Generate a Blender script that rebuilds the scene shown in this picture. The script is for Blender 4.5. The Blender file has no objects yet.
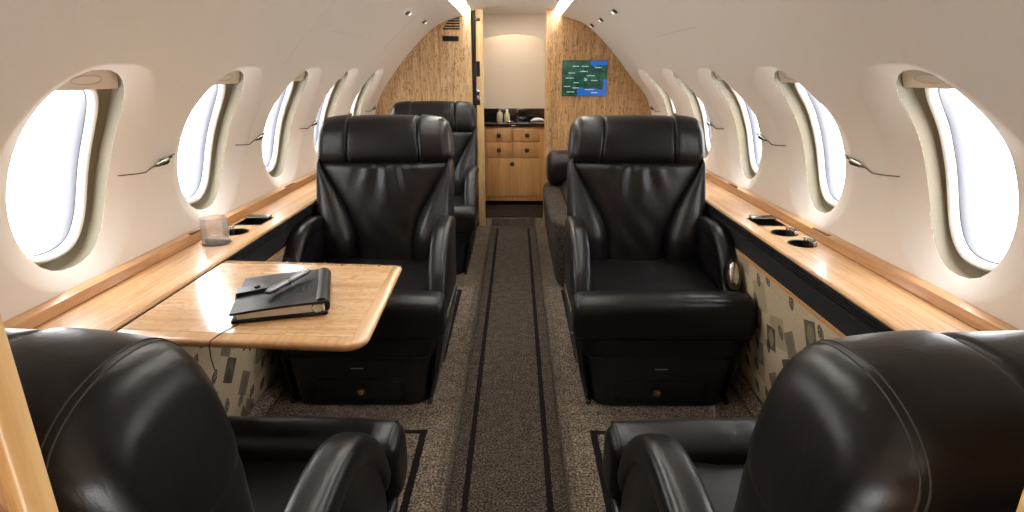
import bpy, bmesh, math, random
from math import sin, cos, pi, radians as R
from mathutils import Vector, Matrix
random.seed(7)
S = bpy.context.scene
COL = S.collection

# ------------------------------------------------------------------ node helpers
class NT:
    def __init__(s, name):
        s.m = bpy.data.materials.new(name); s.m.use_nodes = True
        s.t = s.m.node_tree; s.t.nodes.clear()
        s.out = s.n('ShaderNodeOutputMaterial')
    def n(s, typ, **kw):
        nd = s.t.nodes.new(typ)
        for k, v in kw.items(): setattr(nd, k, v)
        return nd
    def link(s, a, b): s.t.links.new(a, b)
    def put(s, sock, v):
        if isinstance(v, bpy.types.NodeSocket): s.link(v, sock)
        elif isinstance(v, (tuple, list)) and len(v) == 3 and sock.type == 'RGBA': sock.default_value = (*v, 1)
        else: sock.default_value = v
    def math(s, op, a, b=None, c=None):
        nd = s.n('ShaderNodeMath', operation=op)
        for i, v in enumerate((a, b, c)):
            if v is not None: s.put(nd.inputs[i], v)
        return nd.outputs[0]
    def obj(s):
        return s.n('ShaderNodeTexCoord').outputs['Object']
    def sep(s, v):
        nd = s.n('ShaderNodeSeparateXYZ'); s.link(v, nd.inputs[0]); return nd.outputs
    def comb(s, x, y, z):
        nd = s.n('ShaderNodeCombineXYZ')
        for i, v in enumerate((x, y, z)): s.put(nd.inputs[i], v)
        return nd.outputs[0]
    def mapping(s, v, scale=(1,1,1), rot=(0,0,0), loc=(0,0,0)):
        nd = s.n('ShaderNodeMapping'); s.link(v, nd.inputs[0])
        nd.inputs['Scale'].default_value = scale; nd.inputs['Rotation'].default_value = rot; nd.inputs['Location'].default_value = loc
        return nd.outputs[0]
    def noise(s, v, scale, detail=3, rough=.5, dist=0):
        nd = s.n('ShaderNodeTexNoise'); s.link(v, nd.inputs['Vector'])
        nd.inputs['Scale'].default_value = scale; nd.inputs['Detail'].default_value = detail
        nd.inputs['Roughness'].default_value = rough; nd.inputs['Distortion'].default_value = dist
        return nd.outputs[0]
    def ramp(s, f, stops):
        nd = s.n('ShaderNodeValToRGB'); s.link(f, nd.inputs[0])
        e = nd.color_ramp.elements
        while len(e) < len(stops): e.new(.5)
        for i, (p, c) in enumerate(stops):
            e[i].position = p; e[i].color = (*c, 1) if len(c) == 3 else c
        return nd.outputs[0]
    def mix(s, f, a, b, mode='MIX'):
        nd = s.n('ShaderNodeMix', data_type='RGBA', blend_type=mode)
        s.put(nd.inputs[0], f); s.put(nd.inputs[6], a); s.put(nd.inputs[7], b)
        return nd.outputs[2]
    def bump(s, h, strength=.3, dist=.002, nrm=None):
        nd = s.n('ShaderNodeBump'); s.link(h, nd.inputs['Height'])
        nd.inputs['Strength'].default_value = strength; nd.inputs['Distance'].default_value = dist
        if nrm: s.link(nrm, nd.inputs['Normal'])
        return nd.outputs[0]
    def pbr(s, color, rough=.5, metal=0, normal=None, coat=0, coat_r=.05, spec=.5, trans=0, emit=None, es=0):
        nd = s.n('ShaderNodeBsdfPrincipled')
        s.put(nd.inputs['Base Color'], color if isinstance(color, bpy.types.NodeSocket) else (*color, 1))
        s.put(nd.inputs['Roughness'], rough); nd.inputs['Metallic'].default_value = metal
        nd.inputs['Coat Weight'].default_value = coat; nd.inputs['Coat Roughness'].default_value = coat_r
        nd.inputs['Specular IOR Level'].default_value = spec; nd.inputs['Transmission Weight'].default_value = trans
        if normal: s.link(normal, nd.inputs['Normal'])
        if emit is not None:
            s.put(nd.inputs['Emission Color'], emit if isinstance(emit, bpy.types.NodeSocket) else (*emit, 1))
            nd.inputs['Emission Strength'].default_value = es
        s.link(nd.outputs[0], s.out.inputs[0]); return s.m

M = {}
def simple(name, c, rough=.5, **k):
    M[name] = NT(name).pbr(c, rough, **k)

def leather(name, c, rough):
    t = NT(name); o = t.obj()
    v = t.n('ShaderNodeTexVoronoi', feature='DISTANCE_TO_EDGE'); t.link(o, v.inputs['Vector']); v.inputs['Scale'].default_value = 420
    b1 = t.bump(v.outputs['Distance'], .09, .001)
    b2 = t.bump(t.noise(t.mapping(o, (1, 1, .6)), 16, 4, .55, .6), .13, .010, b1)
    rr = t.math('MULTIPLY_ADD', t.noise(o, 9, 3), .14, rough - .07)
    M[name] = t.pbr(c, rr, normal=b2, spec=.40)
leather('leather', (.0052, .0045, .0050), .33)
leather('leather_worn', (.0055, .0048, .0052), .40)
simple('black_plastic', (.008, .008, .009), .33)
simple('grille_black', (.02, .02, .021), .25)
simple('black_matte', (.012, .012, .013), .6)
simple('seam_black', (.004, .004, .004), .7)
simple('thread', (.03, .027, .025), .5)
simple('chrome', (.72, .70, .67), .22, metal=1)
simple('pen_silver', (.30, .30, .32), .30, metal=1)
simple('dark_chrome', (.13, .12, .11), .26, metal=1)
simple('bronze', (.10, .075, .055), .3, metal=1)
simple('white_bezel', (.74, .72, .66), .35)
simple('olive_frame', (.19, .16, .10), .5)
simple('pane_edge', (.13, .136, .158), .35)
simple('joint_line', (.60, .51, .42), .6)
simple('shade_cloth', (.80, .72, .59), .55)
simple('paper', (.82, .79, .71), .8)
simple('linen', (.80, .78, .74), .9)
simple('ivory', (.62, .57, .40), .35)
simple('slot_dark', (.006, .005, .004), .9)
simple('granite', (.012, .011, .013), .12, coat=.5)
simple('grey_tag', (.35, .35, .35), .5)
simple('amber_lens', (.22, .10, .04), .15, coat=1)

def cream(name, c):
    t = NT(name); o = t.obj()
    w = t.noise(o, 260, 2); col = t.mix(t.math('MULTIPLY', t.noise(o, 120, 4), .22), c, tuple(x * .84 for x in c))
    M[name] = t.pbr(col, .55, normal=t.bump(w, .12, .001), spec=.35)
cream('cream', (.88, .83, .765))
cream('ceiling_white', (.87, .845, .80))
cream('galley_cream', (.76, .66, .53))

def wood(name, axis, c0, c1, c2, grain=1.0, coat=.6, fleck=0.0, rough=.38, short=14):
    """axis: direction of the grain (0 x, 1 y, 2 z)."""
    t = NT(name); o = t.obj()
    sc = [38 * grain] * 3; sc[axis] = 1.6 * grain
    base = t.noise(t.mapping(o, tuple(sc)), 1, 5, .6, 1.2)
    sc2 = [150 * grain] * 3; sc2[axis] = 5 * grain
    fine = t.noise(t.mapping(o, tuple(sc2)), 1, 3, .6, .4)
    f = t.math('ADD', t.math('MULTIPLY', base, .68), t.math('MULTIPLY', fine, .32))
    col = t.ramp(f, [(.30, c0), (.48, c1), (.66, c2)])
    if fleck:
        sc3 = [75 * grain] * 3; sc3[axis] = short * grain
        k = t.noise(t.mapping(o, tuple(sc3)), 1, 2, .5, 1.6)
        k = t.ramp(k, [(.52, (0, 0, 0)), (.66, (1, 1, 1))])
        col = t.mix(t.math('MULTIPLY', k, fleck), col, c0)
    M[name] = t.pbr(col, rough, coat=coat, coat_r=.12, spec=.4)
wood('wood_bulkhead', 2, (.27, .135, .05), (.58, .375, .19), (.78, .585, .37), 1.5, .25, .95)
wood('wood_bulkhead_dark', 2, (.22, .10, .035), (.48, .285, .125), (.64, .42, .215), 1.5, .25, .95)  # darker, more saturated copy for right bulkhead and forward partition
wood('wood_ledge', 1, (.42, .19, .065), (.64, .375, .175), (.78, .53, .31), 1.0, .35, .25, .36)
wood('wood_rail', 1, (.36, .16, .05), (.54, .28, .115), (.66, .38, .18), .7, .5, .2, .3)
wood('wood_table', 0, (.50, .265, .105), (.68, .42, .205), (.78, .54, .315), .8, .8, .75, .25, 40)
wood('wood_table_edge', 1, (.52, .28, .11), (.70, .42, .20), (.78, .51, .28), .5, 1.0, 0, .25)
wood('wood_cabinet', 2, (.36, .18, .065), (.50, .28, .11), (.60, .36, .16), .8, .4, .3)
wood('wood_frame', 2, (.46, .27, .10), (.62, .41, .18), (.72, .51, .26), .8, .3, .35)

def carpet_nodes(t, o, dark=1.0):
    n1 = t.noise(o, 165, 2, .6); n2 = t.noise(o, 26, 3, .6)
    f = t.math('ADD', t.math('MULTIPLY', n1, .82), t.math('MULTIPLY', n2, .18))
    col = t.ramp(f, [(.36, (.040*dark, .030*dark, .023*dark)), (.47, (.140*dark, .108*dark, .080*dark)), (.55, (.27*dark, .218*dark, .165*dark)), (.66, (.45*dark, .385*dark, .305*dark))])
    return col, t.bump(n1, .6, .004)
def band(t, x, lo, hi):
    return t.math('MULTIPLY', t.math('GREATER_THAN', x, lo), t.math('LESS_THAN', x, hi))
STRIPE = (.009, .006, .006)
def carpet(name, dark=1.0, aisle=False, rect=None, off=0.0):
    t = NT(name); o = t.obj(); col, b = carpet_nodes(t, o, dark)
    x, y, z = t.sep(o)
    wob = t.math('MULTIPLY', t.math('SUBTRACT', t.noise(o, 60, 2), .5), .008)
    if aisle:
        ax = t.math('ADD', t.math('ABSOLUTE', x), wob)
        m = t.math('MULTIPLY', band(t, ax, .110, .128), t.math('LESS_THAN', y, 4.30))
        col = t.mix(m, col, STRIPE)
    if rect:
        hx, hy, w = rect                      # border line of a mat, in the mat's own coordinates
        dx = t.math('SUBTRACT', t.math('ABSOLUTE', x), hx); dy = t.math('SUBTRACT', t.math('ABSOLUTE', t.math('SUBTRACT', y, off)), hy)
        d = t.math('ADD', t.math('MAXIMUM', dx, dy), wob)
        col = t.mix(band(t, d, -w, 0), col, STRIPE)
    M[name] = t.pbr(col, .95, normal=b, spec=.1)
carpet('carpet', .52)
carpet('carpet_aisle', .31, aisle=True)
carpet('carpet_dark', .15)
carpet('carpet_bench', .24)

def motif():
    t = NT('motif_fabric'); o = t.obj(); x, y, z = t.sep(o)
    base = t.ramp(t.noise(o, 300, 2), [(.3, (.44, .36, .235)), (.7, (.60, .50, .345))])
    def cells(cy, cz, seed, jit, shift):
        u = t.math('ADD', t.math('DIVIDE', y, cy), seed*.37); v = t.math('DIVIDE', z, cz)
        v = t.math('ADD', v, t.math('MULTIPLY', t.math('FLOOR', u), shift))
        fu = t.math('SUBTRACT', t.math('FRACT', u), .5); fv = t.math('SUBTRACT', t.math('FRACT', v), .5)
        wn = t.n('ShaderNodeTexWhiteNoise', noise_dimensions='3D')
        t.link(t.comb(t.math('FLOOR', u), t.math('FLOOR', v), seed), wn.inputs['Vector'])
        r = [wn.outputs['Value']] + list(t.sep(wn.outputs['Color']))
        fu = t.math('ADD', fu, t.math('MULTIPLY', t.math('SUBTRACT', r[3], .5), jit)); fv = t.math('ADD', fv, t.math('MULTIPLY', t.math('SUBTRACT', r[2], .5), jit))
        ang = t.math('MULTIPLY', t.math('SUBTRACT', r[1], .5), 1.5); c = t.math('COSINE', ang); sn = t.math('SINE', ang)
        aa = t.math('ABSOLUTE', t.math('SUBTRACT', t.math('MULTIPLY', fu, c), t.math('MULTIPLY', fv, sn)))
        ab = t.math('ABSOLUTE', t.math('ADD', t.math('MULTIPLY', fu, sn), t.math('MULTIPLY', fv, c)))
        return aa, ab, r
    def rectm(aa, ab, hx, hy): return t.math('LESS_THAN', t.math('MAXIMUM', t.math('DIVIDE', aa, hx), t.math('DIVIDE', ab, hy)), 1.0)
    def leafm(aa, ab, hx, hy): return t.math('LESS_THAN', t.math('ADD', t.math('POWER', t.math('DIVIDE', aa, hx), 1.7), t.math('POWER', t.math('DIVIDE', ab, hy), 1.4)), 1.0)
    AND = lambda p, q: t.math('MULTIPLY', p, q)
    veins = t.math('MULTIPLY_ADD', t.math('GREATER_THAN', t.noise(o, 200, 1), .45), .45, .5)
    aa, ab, r = cells(.135, .125, 5.0, .2, .41)            # pale patchwork squares
    col = t.mix(AND(rectm(aa, ab, .36, .38), t.math('GREATER_THAN', r[0], .35)), base, t.mix(r[3], (.36, .295, .19), (.56, .47, .33)))
    aa, ab, r = cells(.112, .118, 3.0, .3, .57)            # framed dark blocks with a leaf window
    blk = AND(rectm(aa, ab, .27, .32), t.math('GREATER_THAN', r[0], .42))
    col = t.mix(AND(blk, .92), col, t.mix(r[2], (.055, .046, .038), (.20, .165, .12)))
    col = t.mix(AND(AND(leafm(aa, ab, .17, .25), blk), .9), col, t.mix(r[1], (.52, .43, .30), (.10, .085, .065)))
    aa, ab, r = cells(.082, .079, 9.0, .34, .37)           # loose leaves
    lf = AND(leafm(aa, ab, .19, .30), t.math('GREATER_THAN', r[0], .50))
    col = t.mix(AND(lf, veins), col, t.mix(r[2], (.03, .026, .022), (.11, .092, .07)))
    M['motif_fabric'] = t.pbr(col, .9, spec=.15)
motif()

def map_screen():
    t = NT('map_screen'); o = t.obj(); x, y, z = t.sep(o)
    land = t.ramp(t.noise(o, 26, 5, .65), [(.35, (.006, .03, .02)), (.5, (.012, .085, .045)), (.62, (.02, .15, .07)), (.75, (.05, .15, .14))])
    wob = t.math('MULTIPLY', t.math('SUBTRACT', t.noise(o, 22, 4), .5), .09)
    xx = t.math('ADD', x, wob); zz = t.math('ADD', z, t.math('MULTIPLY', wob, -.8))
    s1 = t.math('MULTIPLY', t.math('LESS_THAN', zz, -.066), t.math('GREATER_THAN', xx, -.06))
    s2 = t.math('MULTIPLY', t.math('GREATER_THAN', xx, .122), t.math('LESS_THAN', zz, -.01))
    s3 = t.math('MULTIPLY', t.math('GREATER_THAN', xx, .045), t.math('GREATER_THAN', zz, .082))
    sea = t.math('MAXIMUM', s1, t.math('MAXIMUM', s2, s3))
    col = t.mix(sea, land, (.02, .16, .62))
    M['map_screen'] = t.pbr((.01, .01, .01), .25, emit=col, es=.5)
map_screen()
def emis(name, c, s):
    t = NT(name); e = t.n('ShaderNodeEmission'); e.inputs[0].default_value = (*c, 1); e.inputs[1].default_value = s
    t.link(e.outputs[0], t.out.inputs[0]); M[name] = t.m
emis('cove_glow', (1, .96, .90), 19.0)
emis('lamp_glow', (1, .95, .85), 3.0)
emis('map_label', (.75, .9, .95), .55)

def pane():
    t = NT('window_pane')
    tr = t.n('ShaderNodeBsdfTransparent'); tr.inputs[0].default_value = (.97, .98, 1, 1)
    g = t.n('ShaderNodeBsdfGlossy'); g.inputs['Roughness'].default_value = .02
    mx = t.n('ShaderNodeMixShader'); mx.inputs[0].default_value = .06; t.link(tr.outputs[0], mx.inputs[1]); t.link(g.outputs[0], mx.inputs[2])
    t.link(mx.outputs[0], t.out.inputs[0]); M['window_pane'] = t.m
pane()
def cutglass():
    t = NT('cut_glass')
    g = t.n('ShaderNodeBsdfGlass'); g.inputs['IOR'].default_value = 1.5; g.inputs['Roughness'].default_value = .02
    tr = t.n('ShaderNodeBsdfTransparent'); tr.inputs[0].default_value = (.96, .96, .97, 1)
    d = t.n('ShaderNodeBsdfDiffuse'); d.inputs[0].default_value = (.9, .9, .92, 1)
    m1 = t.n('ShaderNodeMixShader'); m1.inputs[0].default_value = .62; t.link(g.outputs[0], m1.inputs[1]); t.link(tr.outputs[0], m1.inputs[2])
    m2 = t.n('ShaderNodeMixShader'); m2.inputs[0].default_value = .10; t.link(m1.outputs[0], m2.inputs[1]); t.link(d.outputs[0], m2.inputs[2])
    t.link(m2.outputs[0], t.out.inputs[0]); M['cut_glass'] = t.m
cutglass()

# ------------------------------------------------------------------ mesh helpers
class MB:
    def __init__(s): s.v = []; s.f = []
    def add(s, verts, faces):
        o = len(s.v); s.v += [Vector(p) for p in verts]; s.f += [tuple(i + o for i in f) for f in faces]; return s
    def rings(s, rings, close=True, cap0=True, cap1=True):
        n = len(rings[0]); vs = [p for r in rings for p in r]; fs = []
        for i in range(len(rings) - 1):
            for j in range(n if close else n - 1):
                k = (j + 1) % n
                fs.append((i*n + j, i*n + k, (i+1)*n + k, (i+1)*n + j))
        if cap0: fs.append(tuple(range(n))[::-1])
        if cap1: fs.append(tuple((len(rings)-1)*n + j for j in range(n)))
        return s.add(vs, fs)
    def box(s, x0, x1, y0, y1, z0, z1, r=0.0):
        if r <= 0:
            return s.add([(x0,y0,z0),(x1,y0,z0),(x1,y1,z0),(x0,y1,z0),(x0,y0,z1),(x1,y0,z1),(x1,y1,z1),(x0,y1,z1)],
                         [(0,3,2,1),(4,5,6,7),(0,1,5,4),(1,2,6,5),(2,3,7,6),(3,0,4,7)])
        bm = bmesh.new(); bmesh.ops.create_cube(bm, size=1)
        for v in bm.verts: v.co = Vector(((x0+x1)/2 + v.co.x*(x1-x0), (y0+y1)/2 + v.co.y*(y1-y0), (z0+z1)/2 + v.co.z*(z1-z0)))
        bmesh.ops.bevel(bm, geom=bm.edges[:], offset=r, segments=3, profile=.5, affect='EDGES')
        bm.verts.index_update()
        s.add([v.co.copy() for v in bm.verts], [tuple(v.index for v in f.verts) for f in bm.faces]); bm.free(); return s
    def tube(s, pts, rad, n=8, closed=False):
        pts = [Vector(p) for p in pts]; rings = []
        N = len(pts)
        for i, p in enumerate(pts):
            a = pts[(i-1) % N] if closed or i > 0 else p; b = pts[(i+1) % N] if closed or i < N-1 else p
            d = (b - a).normalized()
            up = Vector((0,0,1)) if abs(d.z) < .9 else Vector((1,0,0))
            u = d.cross(up).normalized(); w = u.cross(d)
            rr = rad[i] if isinstance(rad, (list, tuple)) else rad
            rings.append([p + (u*cos(2*pi*j/n) + w*sin(2*pi*j/n))*rr for j in range(n)])
        if closed: rings.append(rings[0]); return s.rings(rings, True, False, False)
        return s.rings(rings)
    def lathe(s, prof, c=(0,0,0), n=28, axis='z'):
        rings = []
        for r, z in prof:
            ring = []
            for j in range(n):
                a = 2*pi*j/n; p = (r*cos(a), r*sin(a), z)
                if axis == 'y': p = (p[0], p[2], p[1])
                if axis == 'x': p = (p[2], p[0], p[1])
                ring.append(Vector(c) + Vector(p))
            rings.append(ring)
        return s.rings(rings)
    def prism(s, poly, axis, a0, a1):
        """extrude a 2-D polygon: axis 'y' -> poly is (x,z); 'x' -> (y,z); 'z' -> (x,y)"""
        def P(p, h):
            return {'y': (p[0], h, p[1]), 'x': (h, p[0], p[1]), 'z': (p[0], p[1], h)}[axis]
        return s.rings([[P(p, a0) for p in poly], [P(p, a1) for p in poly]])
    def xf(s, m):
        s.v = [m @ p for p in s.v]; return s
    def warp(s, f):
        s.v = [Vector(f(p)) for p in s.v]; return s
    def build(s, name, mat, parent=None, smooth=True, angle=40, merge=False):
        bm = bmesh.new(); vs = [bm.verts.new(p) for p in s.v]; bm.verts.index_update()
        for f in s.f:
            try: bm.faces.new([vs[i] for i in f])
            except ValueError: pass
        if merge: bmesh.ops.remove_doubles(bm, verts=bm.verts[:], dist=1e-5)
        bmesh.ops.recalc_face_normals(bm, faces=bm.faces[:])
        me = bpy.data.meshes.new(name); bm.to_mesh(me); bm.free()
        if smooth:
            for p in me.polygons: p.use_smooth = True
            me.set_sharp_from_angle(angle=R(angle))
        me.materials.append(M[mat] if isinstance(mat, str) else mat)
        o = bpy.data.objects.new(name, me); COL.objects.link(o)
        if parent: o.parent = parent
        return o

def tag(o, label=None, cat=None, group=None, kind=None):
    if label: o['label'] = label
    if cat: o['category'] = cat
    if group: o['group'] = group
    if kind: o['kind'] = kind
    return o
def struct(o): o['kind'] = 'structure'; return o
def thing(name, label, cat, loc=(0,0,0), rz=0, group=None):
    o = bpy.data.objects.new(name, None); COL.objects.link(o); o.empty_display_size = .05
    o.location = loc; o.rotation_euler = (0, 0, rz)
    return tag(o, label, cat, group)
def selfn(t, n): return math.copysign(abs(t) ** (2.0/n), t)
def sellipse(cx, cy, hx, hy, n, k=40):
    """superellipse outline with points evenly spaced along its length"""
    D = 240; P = []
    for i in range(D):
        # blend of both parametrisations keeps flats and corners sampled
        th = 2*pi*i/D; c_, s_ = cos(th)*hx, sin(th)*hy
        r = (abs(c_/hx)**n + abs(s_/hy)**n) ** (-1.0/n); P.append((c_*r, s_*r))
    L = [0.0]
    for i in range(D):
        p, q = P[i], P[(i+1) % D]; L.append(L[-1] + math.hypot(q[0]-p[0], q[1]-p[1]))
    out = []; j = 0
    for i in range(k):
        t = L[-1]*i/k
        while L[j+1] < t: j += 1
        f = (t-L[j])/max(1e-9, L[j+1]-L[j]); p, q = P[j], P[(j+1) % D]
        out.append((cx + p[0]+(q[0]-p[0])*f, cy + p[1]+(q[1]-p[1])*f))
    return out
def smooth01(t): t = max(0, min(1, t)); return t*t*(3-2*t)
def interp(tab, x):
    """smooth monotone table interpolation (catmull-rom on y)"""
    if x <= tab[0][0]: return tab[0][1]
    if x >= tab[-1][0]: return tab[-1][1]
    for i in range(len(tab)-1):
        if x <= tab[i+1][0]:
            x0, y0 = tab[i]; x1, y1 = tab[i+1]
            m0 = (y1 - tab[i-1][1])/(x1 - tab[i-1][0]) if i > 0 else (y1-y0)/(x1-x0)
            m1 = (tab[i+2][1] - y0)/(tab[i+2][0] - x0) if i+2 < len(tab) else (y1-y0)/(x1-x0)
            h = x1-x0; t = (x-x0)/h
            return (2*t**3-3*t*t+1)*y0 + (t**3-2*t*t+t)*h*m0 + (-2*t**3+3*t*t)*y1 + (t**3-t*t)*h*m1
def loft(axis, levels, n=3.0, k=48, r0=.03, r1=.03, steps=6, warp=None):
    """levels: list of (h, a0, a1, b0, b1[, n]); rectangles with super-elliptic corners, stacked along axis,
    both ends rounded by r0 / r1.  axis 'z': a=x b=y; axis 'x': a=y b=z; axis 'y': a=x b=z"""
    mb = MB(); rings = []
    def P(a, b, h): return {'z': (a, b, h), 'x': (h, a, b), 'y': (a, h, b)}[axis]
    def ring(h, a0, a1, b0, b1, nn, inset=0):
        return [P(a, b, h) for a, b in sellipse((a0+a1)/2, (b0+b1)/2, max(.002, (a1-a0)/2-inset), max(.002, (b1-b0)/2-inset), nn, k)]
    hs = [l[0] for l in levels]
    def at(h):
        vals = [interp([(l[0], l[i]) for l in levels], h) for i in range(1, 5)]
        nn = interp([(l[0], l[5] if len(l) > 5 else n) for l in levels], h)
        return vals, nn
    h0, h1 = hs[0], hs[-1]; seq = []
    for i in range(steps+1):
        a = pi/2*i/steps; seq.append((h0 + r0*(1-cos(a)) if r0 else h0, r0*(1-sin(a))))
        if not r0: break
    m = max(4, int((h1-h0)/.02)); lo, hi = h0+r0, h1-r1
    for i in range(1, m): seq.append((lo + (hi-lo)*i/m, 0))
    for i in range(steps+1):
        a = pi/2*i/steps
        if not r1: seq.append((h1, 0)); break
        seq.append((h1 - r1*(1-sin(a)), r1*(1-cos(a))))
    # at the very ends the ring has the full inset r: flat cap of what is left
    for h, ins in seq:
        (a0, a1, b0, b1), nn = at(h); rings.append(ring(h, a0, a1, b0, b1, nn, ins))
    mb.rings(rings)
    if warp: mb.warp(warp)
    return mb

# ------------------------------------------------------------------ cabin profile
FL = .06                                            # side floor above the sunken aisle
PROF = [(.0,.86),(.3,.93),(.55,.966),(.66,.972),(.8,.968),(.9,.950),(1.0,.908),(1.1,.842),(1.2,.763),(1.3,.672),(1.4,.565),(1.46,.475),(1.505,.33)]
def px(z, side=-1): return interp(PROF, z) * (1 - (.035*smooth01((z-.98)/.16) if side > 0 else 0))
# arc-length table of the wall from z=.6 upward, as a function of arc a (a=0 at z=.945)
_tab = []; _a = 0; _p = None
_zs = [.6 + (1.46-.6)*i/200 for i in range(201)] + [1.46 + .045*i/40 for i in range(1, 41)]
for z in _zs:
    q = Vector((px(z), z))
    if _p is not None: _a += (q-_p).length
    _tab.append((_a, z)); _p = q
_a0 = min(_tab, key=lambda t: abs(t[1]-.945))[0]
ATAB = [(a-_a0, z) for a, z in _tab]
A_LO, A_HI = ATAB[0][0], ATAB[-1][0]
def za(a):
    a = max(A_LO, min(A_HI, a))
    lo, hi = 0, len(ATAB)-1
    while hi-lo > 1:
        m = (lo+hi)//2
        if ATAB[m][0] <= a: lo = m
        else: hi = m
    t = (a-ATAB[lo][0])/(ATAB[hi][0]-ATAB[lo][0]); return ATAB[lo][1] + t*(ATAB[hi][1]-ATAB[lo][1])
def wall_pt(side, y, a, off=0):
    z = za(a); z1, z2 = za(a-.02), za(a+.02)
    x = px(z, side); t = Vector((px(z2, side)-px(z1, side), z2-z1)).normalized(); nx, nz = t.y, -t.x     # outward normal (right side)
    return Vector((side*(x + nx*off), y, z + nz*off))

WY0, WSP, NWIN = 1.234, .632, 5
Y_START, Y_BULK = -.7, 4.10
HA = .275
WHW, WHH, WN = .157, .228, 2.35
def pitch(side): return .600 if side < 0 else .606
def wy(side, i): return WY0 + pitch(side)*i + (.014 if side < 0 else -.029)
def sell_r(th, hw, hh, n):
    return (abs(cos(th)/hw)**n + abs(sin(th)/hh)**n) ** (-1.0/n)
FLARE = [(1.46, 0), (1.43, .0004), (1.38, .0030), (1.30, .0080), (1.20, .0148), (1.10, .0218), (1.03, .0268), (1.008, .0284), (1.0, .0292)]
def wall(side, name):
    mb = MB(); k = 16; sp = pitch(side)/2
    edges = [wy(side, i-.5) for i in range(NWIN+1)]
    for i in range(NWIN):
        yc = wy(side, i)
        per = []
        for j in range(k): per.append((-sp + 2*sp*j/k, -HA))
        for j in range(k): per.append((sp, -HA + 2*HA*j/k))
        for j in range(k): per.append((sp - 2*sp*j/k, HA))
        for j in range(k): per.append((-sp, HA - 2*HA*j/k))
        rings = [[wall_pt(side, yc+u, v) for u, v in per]]
        def rad(u, v, s):
            th = math.atan2(v, u); r = sell_r(th, (WHW-.008 if side < 0 else WHW-.029)*s, WHH*s, WN)
            return Vector((r*cos(th), r*sin(th)))
        f0 = []
        for u, v in per:
            th = math.atan2(v, u); fr_ = sell_r(th, WHW*FLARE[0][0], WHH*1.19, WN); p = Vector((fr_*cos(th), fr_*sin(th)))
            lim = .97*min(sp/max(1e-6, abs(p.x)), HA/max(1e-6, abs(p.y)))
            f0.append(p*min(1, lim))
        for s, off in FLARE:
            ring = []
            for (u, v), p0 in zip(per, f0):
                p1 = rad(u, v, 1.0); t = (s-1)/(FLARE[0][0]-1)
                p = p1 + (p0-p1)*t if s >= 1 else rad(u, v, s)
                ring.append(wall_pt(side, yc+p.x, p.y, off))
            rings.append(ring)
        mb.rings(rings, True, False, False)
    ys = [Y_START, (Y_START+edges[0])/2] + [edges[0] + pitch(side)*j/k for j in range(k*NWIN+1)] + [(edges[-1]+Y_BULK)/2, Y_BULK]
    def strip(alist, yy):
        mb.rings([[wall_pt(side, y, a) for y in yy] for a in alist], False, False, False)
    strip([A_LO + (-HA-A_LO)*i/6 for i in range(7)], ys)
    strip([HA + (A_HI-HA)*i/40 for i in range(41)], ys)
    for ya, yb in ((Y_START, edges[0]), (edges[-1], Y_BULK)):
        if yb-ya > .005: strip([-HA + 2*HA*i/k for i in range(k+1)], [ya, (ya+yb)/2, yb])
    return struct(mb.build(name, 'cream', merge=True, angle=60))
wall(-1, 'wall_left'); wall(1, 'wall_right')

def window(side, i, num):
    yc = wy(side, i); K = 64
    root = struct(thing('window_%d' % num, None, None))
    ths = [2*pi*j/K for j in range(K)]
    def loop(hw, hh, n, off, ca=0.0):
        out = []
        for th in ths:
            r = sell_r(th, hw, hh, n); out.append(wall_pt(side, yc + r*cos(th), ca + r*sin(th), off))
        return out
    CA = -.020; D = .017 if side > 0 else .005; WHW = globals()['WHW'] - (.029 if side > 0 else .008)
    MB().rings([loop(WHW, WHH, WN, .0292), loop(WHW+.0005, WHH+.0005, WN, .0305), loop(WHW+.005, WHH+.005, WN, .034), loop(WHW+.006, WHH+.006, WN, .064), loop(.140-D, .192, 2.6, .076, CA)], True, False, False).build('window_frame', 'olive_frame', root, angle=35)
    bz = MB(); c = []
    for q, off in ((.1425,.0765),(.141,.069),(.136,.065),(.130,.067),(.126,.076),(.125,.084)):
        c.append(loop(q-D, q+.052, 2.6, off, CA))
    bz.rings(c, True, False, False).build('bezel', 'white_bezel', root, angle=50)
    MB().rings([loop(.1255-D,.1775,2.6,.083,CA), loop(.123-D,.175,2.6,.0835,CA), loop(.1165-D,.1685,2.6,.098,CA), loop(.119-D,.171,2.6,.105,CA)], True, False, False).build('pane_edge', 'pane_edge', root, angle=50)
    P = MB(); lp = loop(.119-D, .171, 2.6, .104, CA); P.add(lp + [wall_pt(side, yc, CA, .104)], [(j, (j+1) % K, K) for j in range(K)])
    P.build('pane', 'window_pane', root)
    # pleated shade parked at the top, its bottom rail just showing
    cut = .166; sh = MB(); pts = []
    for j in range(41):
        th0 = math.asin(min(1, cut/(WHH)))*.86
        th = th0 + (pi-2*th0)*j/40; r = sell_r(th, WHW+.002, WHH+.002, WN)
        pts.append((r*cos(th), max(cut, r*sin(th))))
    top = [wall_pt(side, yc+u, v, .046) for u, v in pts]; bot = [wall_pt(side, yc+u, v, .052) for u, v in pts]
    low_a = [wall_pt(side, yc+u, cut, .046) for u, v in pts]; low_b = [wall_pt(side, yc+u, cut, .052) for u, v in pts]
    sh.rings([low_b, low_a, top, bot], False, False, False)
    sho = sh.build('shade', 'shade_cloth', root, angle=30)
    ring = [wall_pt(side, yc + .045*cos(2*pi*j/32), cut+.024 + .011*sin(2*pi*j/32), .0455) for j in range(32)]
    MB().tube(ring, .0013, 6, True).build('finger_pull', 'joint_line', sho)
n_ = 1
for side in (-1, 1):
    for i in range(NWIN): window(side, i, n_); n_ += 1

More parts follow.
